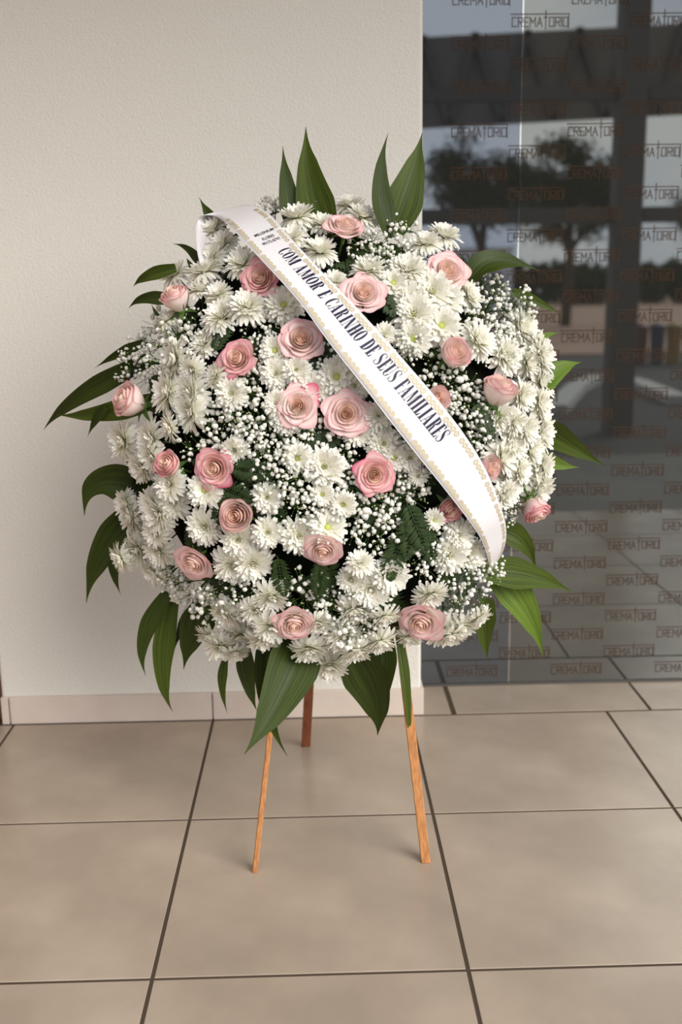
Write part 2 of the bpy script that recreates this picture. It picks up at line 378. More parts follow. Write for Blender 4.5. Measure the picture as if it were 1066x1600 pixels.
def tree(px_, y0, y1, wpx, Y, label, seed):
    rnd = random.Random(seed); a, b = refl(px_, y0, Y), refl(px_, y1, Y); cx = (a + b) / 2
    rz = (a.z - b.z) / 2; rx = wpx / 2 / F * (2 * GY - Y + 2.925)
    root = empty('tree', label, 'tree', (cx.x, Y, -.05), 'trees across the yard')
    h = cx.z
    obj('trunk', MB().tube([(0, 0, 0), (.1, 0, h * .5), (0, .1, h)], [rx * .09, rx * .07, rx * .04], 8).mesh('trunk'), M['bark'], root)
    for k in range(5):
        d = Vector((rnd.uniform(-1, 1) * rx * .7, rnd.uniform(-.5, .5) * rx, h + rnd.uniform(-.2, .8) * rz))
        obj('branch', MB().tube([(.05, 0, h * .55), (d.x * .5, d.y * .5, (h * .6 + d.z) / 2 + .1), d], [rx * .05, rx * .035, rx * .015], 6).mesh('branch'), M['bark'], root)
    mb = MB(); cl = []
    for k in range(60):
        v = Vector((rnd.gauss(0, 1), rnd.gauss(0, 1), rnd.gauss(0, 1))).normalized() * (rnd.random() ** .5)
        cl.append((Vector((v.x * rx, v.y * rx * .8, v.z * rz * .85)), rnd.uniform(.2, .34) * rx))
    for c, r in cl:
        for k in range(120):
            v = Vector((rnd.gauss(0, 1), rnd.gauss(0, 1), rnd.gauss(0, .8))) * r * .5 + c + Vector((0, 0, h))
            t = Vector((rnd.uniform(-1, 1), rnd.uniform(-1, 1), rnd.uniform(-1, 1))).normalized(); s = t.orthogonal().normalized()
            l = rx * .045
            mb.add([v - t * l, v + s * l * .6, v + t * l, v - s * l * .6], [(0, 1, 2, 3)])
    obj('foliage', mb.mesh('foliage', False), M['tree'], root, kind='stuff')
tree(752, 195, 380, 160, -27, 'broad leafy tree reflected nearest the wall edge', 1)
tree(890, 200, 390, 190, -32, 'spreading leafy tree reflected beside the steel post', 2)
tree(1110, 250, 400, 130, -30, 'smaller leafy tree reflected beyond the steel post', 3)
def hedge():
    rnd = random.Random(5); root = empty('hedge', 'low dark hedge along the far side of the yard', 'hedge', (6, -75, 0))
    mb = MB()
    for k in range(5000):
        v = Vector((rnd.uniform(-32, 45), rnd.uniform(-1.2, 1.2), rnd.uniform(0, 1) ** .6 * (2.6 + sin(k * .01) * .5)))
        t = Vector((rnd.uniform(-1, 1), rnd.uniform(-1, 1), rnd.uniform(-1, 1))).normalized(); s = t.orthogonal().normalized()
        mb.add([v - t * .5, v + s * .35, v + t * .5, v - s * .35], [(0, 1, 2, 3)])
    obj('foliage', mb.mesh('foliage', False), M['tree'], root, kind='stuff')
hedge()
def house():
    p = refl(735, 440, -60); root = empty('house', 'small white house far across the yard, reflected in the glass', 'house', (p.x, -60, -.02))
    box_obj('walls', (-2.2, -2, 0), (2.2, 2, 3.6), M['white'], root)
    mb = MB().add([(-2.5,-2.3,3.6),(2.5,-2.3,3.6),(2.5,2.3,3.6),(-2.5,2.3,3.6),(-2.5,0,4.6),(2.5,0,4.6)], [(0,1,5,4),(2,3,4,5),(0,4,3),(1,2,5),(3,2,1,0)])
    obj('roof', mb.mesh('roof', False), M['white'], root)
    for x in (-1.2, .8): box_obj('window', (x, 2.001, 1.2), (x + .8, 2.05, 2.2), M['steel'], root)
    box_obj('entrance', (-.35, 2.001, 0), (.45, 2.05, 2.1), M['brown'], root)
house()
def kerb():
    pts = [refl(*p, -10) for p in ()]
    mb = MB(); path = [(868, 640), (900, 607), (930, 592), (960, 590), (1000, 600), (1060, 625)]
    P = []
    for x, y in path:
        d = ray(x, y); k = -CAM.z / d.z; q = CAM + d * k; P.append(Vector((q.x, 2 * GY - q.y, -.05)))
    for a, b in zip(P, P[1:]): mb.bar(a + Vector((0, 0, .05)), b + Vector((0, 0, .05)), .25, .1, (0, 0, 1))
    obj('kerb', mb.mesh('kerb', False), M['kerb'], None, 'pale curved kerb in the asphalt yard', 'kerb', kind='structure')
kerb()
for k, (x, c, nm) in enumerate(((1000, (96, 40, 40), 'red'), (1026, (44, 48, 74), 'blue'), (1052, (150, 118, 60), 'yellow'), (1078, (44, 96, 70), 'green'))):
    p = refl(x, 555, -14.5); r = empty('waste_bin', f'small {nm} recycling bin standing across the yard', 'bin', (p.x, -14.5, -.05), 'recycling bins across the yard')
    mb = MB(); mb.tube([(0, 0, 0), (0, 0, .62)], [.10, .13], 10); obj('body', mb.mesh('body', False), mat('bin_' + nm, rgb(*c), .5), r)
    mb = MB(); mb.tube([(0, 0, .62), (0, 0, .65), (0, 0, .70)], [.14, .14, .05], 10); obj('lid', mb.mesh('lid', False), mat('binlid_' + nm, rgb(*c), .5), r)

# ------------------------------------------------------------------ easel
FL, FR, FB = Vector((.174, -.836, 0)), Vector((.560, -.814, 0)), Vector((.283, -.194, 0))
APX = onY(530, 345, -.52)
easel = empty('easel', 'three-legged wooden easel carrying the flower wreath', 'easel', (.36, -.6, 0))
def leg(a, b, w, d, m, lab=None):
    off = Vector(easel.location); t = (b - a).normalized(); x = t.cross(Vector((0, -1, 0))).normalized(); y = x.cross(t)
    vs = [p - off + x * (w / 2 * i) + y * (d / 2 * j) for p in (a, b) for i, j in ((-1,-1),(1,-1),(1,1),(-1,1))]
    for v in vs[:4]: v.z = 0
    o = obj('leg', mesh('leg', vs, [(0,3,2,1),(4,5,6,7),(0,1,5,4),(1,2,6,5),(2,3,7,6),(3,0,4,7)], False), m, easel)
    bv = o.modifiers.new('Bevel', 'BEVEL'); bv.width = .0015
    return o
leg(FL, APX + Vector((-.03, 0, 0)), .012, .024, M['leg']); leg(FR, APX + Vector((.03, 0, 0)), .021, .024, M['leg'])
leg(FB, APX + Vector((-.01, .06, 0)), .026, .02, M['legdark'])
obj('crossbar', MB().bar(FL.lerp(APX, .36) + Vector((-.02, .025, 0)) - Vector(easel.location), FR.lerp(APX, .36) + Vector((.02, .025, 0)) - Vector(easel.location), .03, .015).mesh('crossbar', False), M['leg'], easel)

# ------------------------------------------------------------------ wreath dome
DC = Vector((.365, -.60, .945)); DA, DB, DZ = .475, .27, .525
TILT = radians(11)
AX = Vector((1, 0, 0)); AY = Vector((0, cos(TILT), -sin(TILT))); AZ = Vector((0, sin(TILT), cos(TILT)))
def todome(v): return Vector((v.dot(AX) / DA, v.dot(AY) / DB, v.dot(AZ) / DZ))
def fromdome(u): return DC + AX * (u.x * DA) + AY * (u.y * DB) + AZ * (u.z * DZ)
def dome(x, y, s=1.0):
    """point where the sight line through a pixel meets the dome (scaled by s), and the dome's normal there"""
    d = todome(ray(x, y)) ; o = todome(CAM - DC)
    a = d.dot(d); b = o.dot(d); c = o.dot(o) - s * s; D = b * b - a * c
    t = (-b - sqrt(D)) / a if D > 0 else -b / a
    u = o + d * t
    n = AX * (u.x / DA) + AY * (u.y / DB) + AZ * (u.z / DZ)
    return CAM + ray(x, y) * t, n.normalized()
def facing(dx, dy):
    m = min(.985, sqrt(dx * dx + dy * dy)); k = sqrt(1 - m * m)
    return (RIGHT * dx - UP * dy - FWD * k).normalized()
base = empty('wreath_base', 'dark green foam mound holding the flowers', 'wreath base', tuple(DC))
def foam():
    mb = MB()
    def fn(u, v):
        a = u * 2 * pi; r = sin(v * pi / 2) ; h = cos(v * pi / 2)
        p = fromdome(Vector((cos(a) * r * .86, -h * .80, sin(a) * r * .86))) - DC
        return p
    mb.grid(fn, 40, 12)
    o = obj('foam_mound', mb.mesh('foam_mound'), M['foam'], base)
    mb = MB()
    back = [fromdome(Vector((cos(k / 40 * 2 * pi) * .86, .0, sin(k / 40 * 2 * pi) * .86))) - DC for k in range(40)]
    bk = [p + AY * .03 for p in back]
    mb.add(back + bk, [(k, (k + 1) % 40, 40 + (k + 1) % 40, 40 + k) for k in range(40)] + [tuple(range(40, 80))])
    obj('back_board', mb.mesh('back_board', False), M['foam'], base)
foam()

# ------------------------------------------------------------------ strap leaves
LEAVES = [  # base, control, tip (px), width px, depth at base, depth at tip, roll, material, label
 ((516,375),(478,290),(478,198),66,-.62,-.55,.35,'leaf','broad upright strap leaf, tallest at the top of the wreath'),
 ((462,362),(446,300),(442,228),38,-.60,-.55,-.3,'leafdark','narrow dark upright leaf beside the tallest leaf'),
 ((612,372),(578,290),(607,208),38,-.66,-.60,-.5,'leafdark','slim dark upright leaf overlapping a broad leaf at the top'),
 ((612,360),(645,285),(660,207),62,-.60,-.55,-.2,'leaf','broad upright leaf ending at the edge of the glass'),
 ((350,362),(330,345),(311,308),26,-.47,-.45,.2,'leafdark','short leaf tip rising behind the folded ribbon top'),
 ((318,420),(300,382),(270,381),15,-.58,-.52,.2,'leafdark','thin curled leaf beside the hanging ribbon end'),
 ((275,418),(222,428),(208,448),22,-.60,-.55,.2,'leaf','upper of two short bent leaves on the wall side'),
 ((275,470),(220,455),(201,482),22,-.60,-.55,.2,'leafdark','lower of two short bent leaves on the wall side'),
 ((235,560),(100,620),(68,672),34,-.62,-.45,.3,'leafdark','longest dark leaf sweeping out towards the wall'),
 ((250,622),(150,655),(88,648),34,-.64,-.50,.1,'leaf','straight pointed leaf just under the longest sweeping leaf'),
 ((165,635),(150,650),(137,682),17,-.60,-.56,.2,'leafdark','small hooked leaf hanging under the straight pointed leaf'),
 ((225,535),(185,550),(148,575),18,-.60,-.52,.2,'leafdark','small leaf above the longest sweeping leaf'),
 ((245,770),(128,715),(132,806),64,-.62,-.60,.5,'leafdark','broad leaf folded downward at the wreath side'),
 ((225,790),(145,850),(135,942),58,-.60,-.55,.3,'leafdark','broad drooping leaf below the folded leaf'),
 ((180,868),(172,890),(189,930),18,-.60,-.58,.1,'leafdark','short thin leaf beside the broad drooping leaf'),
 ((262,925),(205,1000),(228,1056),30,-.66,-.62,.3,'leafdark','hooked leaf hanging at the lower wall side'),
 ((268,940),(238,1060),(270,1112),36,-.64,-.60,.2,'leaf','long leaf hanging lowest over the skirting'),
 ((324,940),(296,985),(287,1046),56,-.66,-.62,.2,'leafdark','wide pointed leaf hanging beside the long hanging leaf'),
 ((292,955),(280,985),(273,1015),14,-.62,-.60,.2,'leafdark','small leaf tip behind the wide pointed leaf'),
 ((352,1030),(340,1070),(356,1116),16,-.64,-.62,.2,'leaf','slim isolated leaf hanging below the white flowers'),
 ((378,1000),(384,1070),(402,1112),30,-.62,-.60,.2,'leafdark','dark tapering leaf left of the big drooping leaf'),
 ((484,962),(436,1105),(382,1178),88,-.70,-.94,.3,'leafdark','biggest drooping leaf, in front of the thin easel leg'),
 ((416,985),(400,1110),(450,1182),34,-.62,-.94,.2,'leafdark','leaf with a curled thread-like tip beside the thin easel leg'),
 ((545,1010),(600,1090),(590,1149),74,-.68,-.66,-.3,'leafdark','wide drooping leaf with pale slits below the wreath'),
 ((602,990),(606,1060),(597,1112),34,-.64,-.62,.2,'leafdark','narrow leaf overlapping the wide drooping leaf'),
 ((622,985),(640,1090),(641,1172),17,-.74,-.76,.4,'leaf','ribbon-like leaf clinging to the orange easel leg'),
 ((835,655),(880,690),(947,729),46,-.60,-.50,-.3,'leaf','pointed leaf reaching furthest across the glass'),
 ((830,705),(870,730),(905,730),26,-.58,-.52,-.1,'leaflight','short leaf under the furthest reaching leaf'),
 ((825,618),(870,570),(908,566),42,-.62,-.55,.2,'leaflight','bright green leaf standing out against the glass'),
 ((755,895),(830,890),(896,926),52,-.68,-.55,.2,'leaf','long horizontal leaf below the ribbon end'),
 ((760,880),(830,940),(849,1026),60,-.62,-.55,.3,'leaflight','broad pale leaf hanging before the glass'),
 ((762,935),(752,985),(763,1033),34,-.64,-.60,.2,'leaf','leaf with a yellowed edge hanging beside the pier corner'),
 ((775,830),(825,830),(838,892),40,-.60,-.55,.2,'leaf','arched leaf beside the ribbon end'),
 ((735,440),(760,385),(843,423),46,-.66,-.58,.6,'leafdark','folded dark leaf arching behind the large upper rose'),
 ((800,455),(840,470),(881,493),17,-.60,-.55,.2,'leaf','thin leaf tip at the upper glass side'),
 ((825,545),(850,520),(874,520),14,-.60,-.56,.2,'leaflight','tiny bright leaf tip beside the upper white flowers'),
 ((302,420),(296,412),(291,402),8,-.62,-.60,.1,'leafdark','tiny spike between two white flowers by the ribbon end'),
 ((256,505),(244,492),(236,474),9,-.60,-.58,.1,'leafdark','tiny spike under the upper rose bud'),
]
def strap_leaf(b, c, t, wpx, yb, yt, roll, m, label):
    B, C_, T = onY(*b, yb), onY(*c, (yb + yt) / 2 - .02), onY(*t, yt)
    N = 22; K = 6; root = B; w = wpx / F * depth(C_) / 2
    ph = random.uniform(0, 6)
    def fn(u, v):
        p = B * (1 - v) ** 2 + C_ * (2 * v * (1 - v)) + T * v * v
        d = ((C_ - B) * (1 - v) + (T - C_) * v).normalized()
        view = (CAM - p).normalized(); s = d.cross(view).normalized(); nn = s.cross(d).normalized()
        rr = roll * (1 - .5 * v); s2 = s * cos(rr) + nn * sin(rr); n2 = s2.cross(d).normalized()
        k = .62 + .38 * sin(min(v / .35, 1) * pi / 2)
        if v > .3: k *= max(0, 1 - ((v - .3) / .7) ** 1.08)
        if v > .7: k *= 1 - .45 * sin((v - .7) / .3 * pi / 2)
        k = max(k, .012)
        a = (u - .5) * 2
        wave = .05 * sin(v * 9 + ph) * a
        return p + s2 * (a * w * k) + n2 * (w * k * (.32 * abs(a) + wave)) - root
    mb = MB(); mb.grid(fn, K, N)
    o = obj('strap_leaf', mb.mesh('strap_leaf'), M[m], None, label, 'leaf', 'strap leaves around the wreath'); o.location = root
    rib = MB(); pts = [fn(.5, k / 14) for k in range(14)]
    rib.tube([p + (CAM - (p + root)).normalized() * -.0004 for p in pts], [.0016 * (1 - k / 16) for k in range(14)], 5)
    obj('midrib', rib.mesh('midrib'), M['green' if m == 'leaflight' else 'fern'], o)
for l in LEAVES: strap_leaf(*l)

# ------------------------------------------------------------------ roses
def petal_mesh(R, H, Wd, open_, curl, tipw, seed, base_r=.18):
    rnd = random.Random(seed); a1, a2 = rnd.uniform(-.12, .12), rnd.uniform(0, 6); NU, NV = 10, 9
    def fn(u, v):
        a = (u - .5) * 2
        vm = 1 - .16 * abs(a) ** 2.6 + .02 * sin(a * 5 + a2)
        t = v * vm
        wid = Wd * (.45 + .62 * sin(min(t * 1.15, 1) * pi / 2)) * (1 - tipw * max(0, t - .72) * 1.6)
        ang = a * wid + a1 * t
        r = R * (base_r + (1 - base_r) * sin(min(t * 1.3, 1) * pi / 2)) + open_ * R * t ** 2.2
        z = H * t - open_ * H * .22 * t ** 2
        k = max(0, t - .70) / .30
        r += curl * R * (k ** 1.6) * (.65 + .35 * cos(a * 2.6 + a2)); z -= curl * H * .42 * k ** 2.2
        # edges of the petal roll slightly back
        r += .05 * R * (abs(a) ** 3) * t
        return (cos(ang) * r, sin(ang) * r, z)
    mb = MB(); mb.grid(fn, NU, NV); return mb.mesh('petal')
def rose_kind(seed, opened, m):
    rnd = random.Random(seed); L = []
    # (count, R, H, half-width, open, curl)
    rings = [(2, .07, .92, 2.0, -.2, 0), (2, .15, .96, 1.7, -.15, 0), (3, .24, .98, 1.35, -.08, .04), (3, .36, .98, 1.15, -.02, .10), (4, .48, .96, .95, .02, .20),
             (4, .60, .92, .90, .06 + .08 * opened, .30), (5, .72, .86, .80, .10 + .12 * opened, .40), (5, .80, .74, .72, .18 + .20 * opened, .46)]
    if opened < .3: rings = [(n, R * .92, H, wd, op * .25, cu * .45) for n, R, H, wd, op, cu in rings[:7]]
    ph = rnd.random() * 6
    for k, (n, R, H, wd, op, cu) in enumerate(rings):
        for i in range(n):
            me = petal_mesh(R * .5, H * (.5 if opened > .3 else .66), wd, op + rnd.uniform(-.04, .06), cu * rnd.uniform(.7, 1.35), .35, rnd.random())
            me.materials.append(M['roseheart'] if k < 4 else (M['rosetip'] if k == len(rings) - 1 and i == 0 and seed % 2 == 1 else m)); L.append((me, ph + 2 * pi * i / n + rnd.uniform(-.18, .18), rnd.uniform(-.02, .02)))
        ph += 1.1
    return L
def calyx_mesh():
    mb = MB()
    for k in range(5):
        a = 2 * pi * k / 5
        def fn(u, v):
            w = .09 * (1 - v) ** .7 * (1 if v > .02 else .8); r = .05 + .34 * v; z = .01 + .02 * v - .14 * v * v
            return (cos(a) * r - sin(a) * (u - .5) * 2 * w, sin(a) * r + cos(a) * (u - .5) * 2 * w, z)
        mb.grid(fn, 2, 5)
    mb.tube([(0, 0, .05), (0, 0, -.03), (0, 0, -.10)], [.12, .12, .04], 8); return mb.mesh('calyx')
def stem_mesh(l, r, bend=.1): return MB().tube([(0, 0, 0), (bend * .2, 0, -l * .4), (bend, 0, -l)], r, 6).mesh('stem')
CALYX = calyx_mesh(); CALYX.materials.append(M['green']); RSTEM = stem_mesh(1.2, .035); RSTEM.materials.append(M['green'])
RK = {'o1': rose_kind(1, .9, M['rose']), 'o2': rose_kind(2, .8, M['rose']), 'h1': rose_kind(3, .4, M['rose2']), 'h2': rose_kind(4, .5, M['rose']), 'b1': rose_kind(5, .1, M['rose2']), 'b2': rose_kind(6, .15, M['rose'])}
ROSES = [  # x, y, diameter px, facing dx, dy, kind, short phrase, label
 (540,347,64,.15,-.70,'h2','topmost rose','pale pink rose topmost on the wreath, tilted upward'),
 (405,432,62,-.20,-.10,'h1',"rose beside the ribbon's phone number","pink rose with coral rim beside the ribbon's printed phone number"),
 (274,464,56,-.35,-.75,'b2','upper bud near the wall','half-open rose bud with magenta tips below the hanging ribbon end'),
 (569,455,64,.10,-.25,'o2',"rose over the ribbon's upper edge","creamy pink rose touching the ribbon's upper edge beside CARINHO"),
 (701,420,70,.22,-.32,'h2','large upper rose near the glass','large blush rose at the upper shoulder nearest the glass'),
 (471,527,70,.10,-.20,'h2',"rose under the ribbon's lower edge","pink rose with magenta lower rim against the ribbon's lower edge"),
 (368,558,62,-.35,-.15,'h1','coral rose amid upper baby\'s breath','coral rose set alone among baby\'s breath, wall side'),
 (711,552,58,.35,-.30,'b2','rose above the word FAMILIARES','pale pink half-open rose above the word FAMILIARES'),
 (781,608,66,.30,-.80,'b2','rose with a drooping petal','pink rose bud with one drooping petal on the glass side'),
 (200,625,66,-.70,-.28,'b2','outermost rose near the wall','side-on pink rose outermost on the wall side'),
 (465,633,66,-.02,-.05,'o1','paler rose of the centre pair','peach-pink open rose, nearer the wall of the two at the centre'),
 (542,646,70,.05,.0,'o2','larger rose of the centre pair','large open rose with pink outer petals, nearer the ribbon of the centre two'),
 (586,743,64,.05,.15,'h1','two-tone rose below the centre pair','two-tone pink rose with a magenta edge below the centre pair'),
 (263,725,50,-.45,-.20,'b1','small ragged rose','small ragged pink rose between white chrysanthemums, wall side'),
 (332,733,66,-.25,.20,'h1','oval coral rose beside the fern','oval coral rose beside the small dark fern'),
 (369,806,62,-.15,.05,'b2','upright rose below the fern','upright pale rose with a magenta side just below the fern'),
 (504,864,62,-.10,.62,'h2','downturned rose low in the middle','downturned pale pink rose under two white chrysanthemums, low middle'),
 (299,884,64,-.30,.60,'h2','downturned rose at the lower wall side','downturned dusty pink rose at the lower wall side'),
 (460,980,66,.05,.62,'h2','lowest rose over the thin leg','lowest rose, pink-rimmed, above the big drooping leaf'),
 (657,977,74,-.25,.55,'h2','lowest rose over the orange leg','pale rose with a magenta streak above the orange easel leg'),
 (765,730,46,.55,.10,'b2',"rose behind the ribbon's glass-side edge","pale rose half hidden by the ribbon's glass-side edge"),
 (703,795,46,.25,.40,'b1',"rose peeking under the ribbon","coral rose peeking from under the ribbon's lower edge"),
 (838,798,52,.35,.82,'b1','drooping bud at the glass-side rim','drooping pink rose bud hanging at the glass-side rim'),
 (684,622,46,.30,-.05,'b2','rose behind the word FAMILIARES','sliver of pink rose behind the ribbon beside FAMILIARES'),
]
for x, y, d, dx_, dy_, kd, ph, lab in ROSES:
    s = .985 if 'ribbon' in lab and d < 50 else 1.05
    p, n = dome(x, y, s); f = facing(dx_, dy_)
    size = d / F * depth(p) * (.87 if kd[0] != 'b' else 1.16)
    r = empty('rose', lab, 'rose', group='pink roses of the wreath')
    frame(r, p - f * size * .40, f, size)
    for me, a, z in RK[kd]:
        o = obj('petal', me, None, r); o.rotation_euler = (0, 0, a); o.location = (0, 0, z)
    obj('calyx', CALYX, None, r); obj('stem', RSTEM, None, r)

# ------------------------------------------------------------------ chrysanthemums
def strip_petal(mb, a, r0, L, w, tilt, droop, rnd):
    ca, sa = cos(a), sin(a); t0 = tilt; N = 4; pr, pz = r0, .02 * (tilt / 1.5); pts = []
    for k in range(N + 1):
        v = k / N; pts.append((pr, pz)); th = t0 - droop * v
        pr += cos(th) * L / N; pz += sin(th) * L / N
    prof = (.38, .72, .98, 1.0, .42); b = len(mb.v); vs, uv, fs = [], [], []
    for k, (r, z) in enumerate(pts):
        ww = w * prof[k]
        for i, (s, dz_) in enumerate(((-1, .30), (0, 0), (1, .30))):
            q = s * ww; vs.append((ca * r - sa * q, sa * r + ca * q, z + dz_ * ww * (1 if k < N else .3))); uv.append((s * .5 + .5, k / N))
    for k in range(N):
        for i in range(2): fs.append((k*3+i, k*3+i+1, (k+1)*3+i+1, (k+1)*3+i))
    mb.add(vs, fs, uv)
def mum_kind(seed, full, eye, reflex):
    rnd = random.Random(seed); outer, inner = MB(), MB()
    rings = [(22, .07, .46, .056, .0 - reflex), (22, .07, .45, .055, .16 - reflex * .7), (21, .06, .42, .053, .33), (19, .05, .37, .050, .54), (16, .04, .31, .046, .78), (12, .03, .23, .040, 1.04)]
    if full: rings.append((8, .015, .16, .036, 1.32))
    else: rings = rings[:5]
    for k, (n, r0, L, w, tl) in enumerate(rings):
        ph = rnd.random() * 6
        for i in range(n):
            mbx = outer if k < 3 else inner
            strip_petal(mbx, ph + 2 * pi * i / n + rnd.uniform(-.13, .13), r0, L * rnd.uniform(.84, 1.08), w * rnd.uniform(.85, 1.12), tl + rnd.uniform(-.14, .16), (.55 if k < 2 else -.25) + rnd.uniform(-.25, .3), rnd)
    e = MB(); v, f = ico(); e.add([(a.x * eye, a.y * eye, .05 + a.z * eye * .6) for a in v], f)
    c = MB(); c.tube([(0, 0, .03), (0, 0, -.03), (0, 0, -.07)], [.15, .12, .035], 8)
    R = [(outer.mesh('outer_petals'), M['mum'], 'outer_petals', 'stuff'), (inner.mesh('inner_petals'), M['mum'], 'inner_petals', 'stuff'),
         (e.mesh('eye'), M['mumeye'], 'eye', None), (c.mesh('calyx'), M['green'], 'calyx', None), (stem_mesh(1.0, .022, rnd.uniform(-.25, .25)), M['green'], 'stem', None)]
    for me, m, _, _ in R: me.materials.append(m)
    return R
MK = [mum_kind(11, True, .07, .0), mum_kind(12, True, .06, .18), mum_kind(13, False, .085, .0), mum_kind(14, True, .07, .3), mum_kind(15, False, .08, .12)]
MUMS = [  # x, y, diameter px, facing dx, dy
 (330,354,52,-.5,-.6),(345,378,50,-.5,-.5),(331,397,42,-.5,-.3),(318,417,60,-.3,-.85),(270,424,52,-.5,-.7),(377,407,58,-.2,-.6),(314,448,44,0,-.9),(340,456,46,-.2,-.6),
 (343,489,62,-.3,-.5),(387,474,62,-.1,-.5),(316,533,52,-.5,-.5),(267,562,68,-.85,-.1),(297,579,45,-.6,.3),(333,586,44,-.8,-.2),(255,613,68,-.75,-.1),(292,618,74,-.65,0),
 (360,613,50,-.3,-.1),(258,496,46,-.5,-.8),(292,645,62,-.7,.1),(261,668,46,-.9,.2),(365,705,44,-.2,.4),(187,690,62,-.75,.1),(231,690,66,-.8,.1),(216,732,52,-.7,.4),
 (318,766,60,-.3,.1),(262,756,54,-.5,0),(267,785,58,-.5,.2),(233,788,52,-.6,.1),(192,788,48,-.8,.1),(233,715,48,-.7,.2),(200,806,60,-.85,.2),(214,834,56,-.8,.3),
 (242,804,66,-.6,.3),(318,825,58,-.3,.2),(372,845,54,0,.3),(184,875,50,-.85,.4),(211,862,58,-.6,.5),(245,865,52,-.4,.6),(240,836,46,-.5,.4),(237,897,44,-.5,.7),
 (367,887,72,0,.6),(396,884,62,.05,.5),(424,938,60,0,.75),(349,963,50,-.4,.7),(400,958,52,.1,.8),(376,999,52,0,.9),(412,1004,56,0,.9),(332,1000,54,-.3,.8),
 (368,1024,42,.1,.85),(346,1016,56,0,.8),(426,985,62,0,.7),(496,978,48,.2,.8),(484,1020,62,0,.85),(516,1046,62,0,.75),(540,997,60,.2,.6),(557,1022,58,.1,.9),
 (596,1008,56,.2,.9),(603,968,50,.3,.9),(555,958,60,.1,.85),(579,924,60,0,.3),(611,902,62,.1,.2),(548,908,44,-.1,.4),(674,934,56,.3,.7),(694,990,62,.3,.8),(752,968,44,.5,.8),
 (724,984,52,.3,.85),(704,998,54,.2,.9),(640,1000,44,-.1,.9),(418,778,48,0,.05),(418,833,48,0,.1),(468,838,58,0,.12),(513,823,60,.1,-.15),(536,789,42,0,.2),(504,773,38,0,.1),
 (563,875,46,0,-.75),(680,814,34,.1,.3),(705,870,62,.3,.3),(737,868,56,.4,.3),(720,836,50,.2,0),(839,775,48,.6,.4),(797,772,44,.7,.2),(642,716,46,0,.2),(786,655,56,.4,.4),
 (808,662,46,.6,.3),(791,716,64,.7,.1),(808,694,60,.75,0),(800,757,60,.75,.1),(817,735,50,.75,.1),(835,701,60,.8,.1),(827,672,56,.75,.1),(852,677,64,.85,0),(847,745,60,.8,.1),
 (847,768,58,.6,.5),(855,730,50,.85,.1),(790,777,46,.6,.3),(647,529,58,0,.1),(691,507,62,.1,-.15),(647,487,66,0,-.2),(752,529,64,.65,-.2),(793,556,62,.65,0),(822,512,66,.65,-.2),
 (845,541,56,.75,-.2),(830,567,52,.7,0),(852,558,60,.8,0),(852,597,60,.85,0),(832,585,48,.7,0),(820,620,56,.7,.1),(849,631,56,.85,0),(850,654,52,.85,0),(696,362,56,.2,-.75),
 (666,374,52,0,-.75),(638,415,56,0,-.5),(676,452,66,.1,-.3),(700,466,56,.2,-.2),(737,459,50,.6,-.4),(490,308,60,0,-.75),(463,332,60,-.1,-.8),(549,316,50,0,-.8),(568,333,52,.3,-.7),
 (502,345,44,0,-.7),(456,366,44,-.1,-.6),(500,386,58,0,-.75),(522,436,44,0,-.6),(576,416,58,0,-.65),(636,418,60,.1,-.6),(615,440,48,0,-.2),(641,463,58,0,-.2),
 (443,474,62,0,-.3),(429,547,48,-.1,0),(431,584,48,-.1,0),(463,577,44,0,.1),(526,588,64,0,-.08),(490,606,52,0,0),(556,603,44,.1,0),(431,630,42,-.1,.1),(602,520,38,.2,-.3),
 (600,693,54,0,.05),(616,716,46,.1,.2),(592,649,46,.1,0),(507,729,62,0,0),(465,717,46,0,.1),(560,676,48,.1,.3),(448,658,48,-.1,.3),(655,745,30,.1,.2)]
mums = []
for i, (x, y, d, dx_, dy_) in enumerate(MUMS):
    p, n = dome(x, y, 1.0 + random.uniform(-.02, .03)); f = facing(dx_, dy_)
    f = (f + Vector((random.uniform(-1, 1), random.uniform(-1, 1), random.uniform(-1, 1))) * .08).normalized()
    size = d / F * depth(p) * 1.10
    m = sqrt(dx_ ** 2 + dy_ ** 2)
    k = random.choice((0, 2, 4, 0)) if m < .35 else random.choice((0, 1, 3, 1))
    r = empty('chrysanthemum', 'x', 'chrysanthemum', group='white chrysanthemums of the wreath'); frame(r, p - f * size * .12, f, size)
    for me, mt, nm, kd in MK[k]: obj(nm, me, None, r, kind=kd)
    mums.append((r, x, y, m))

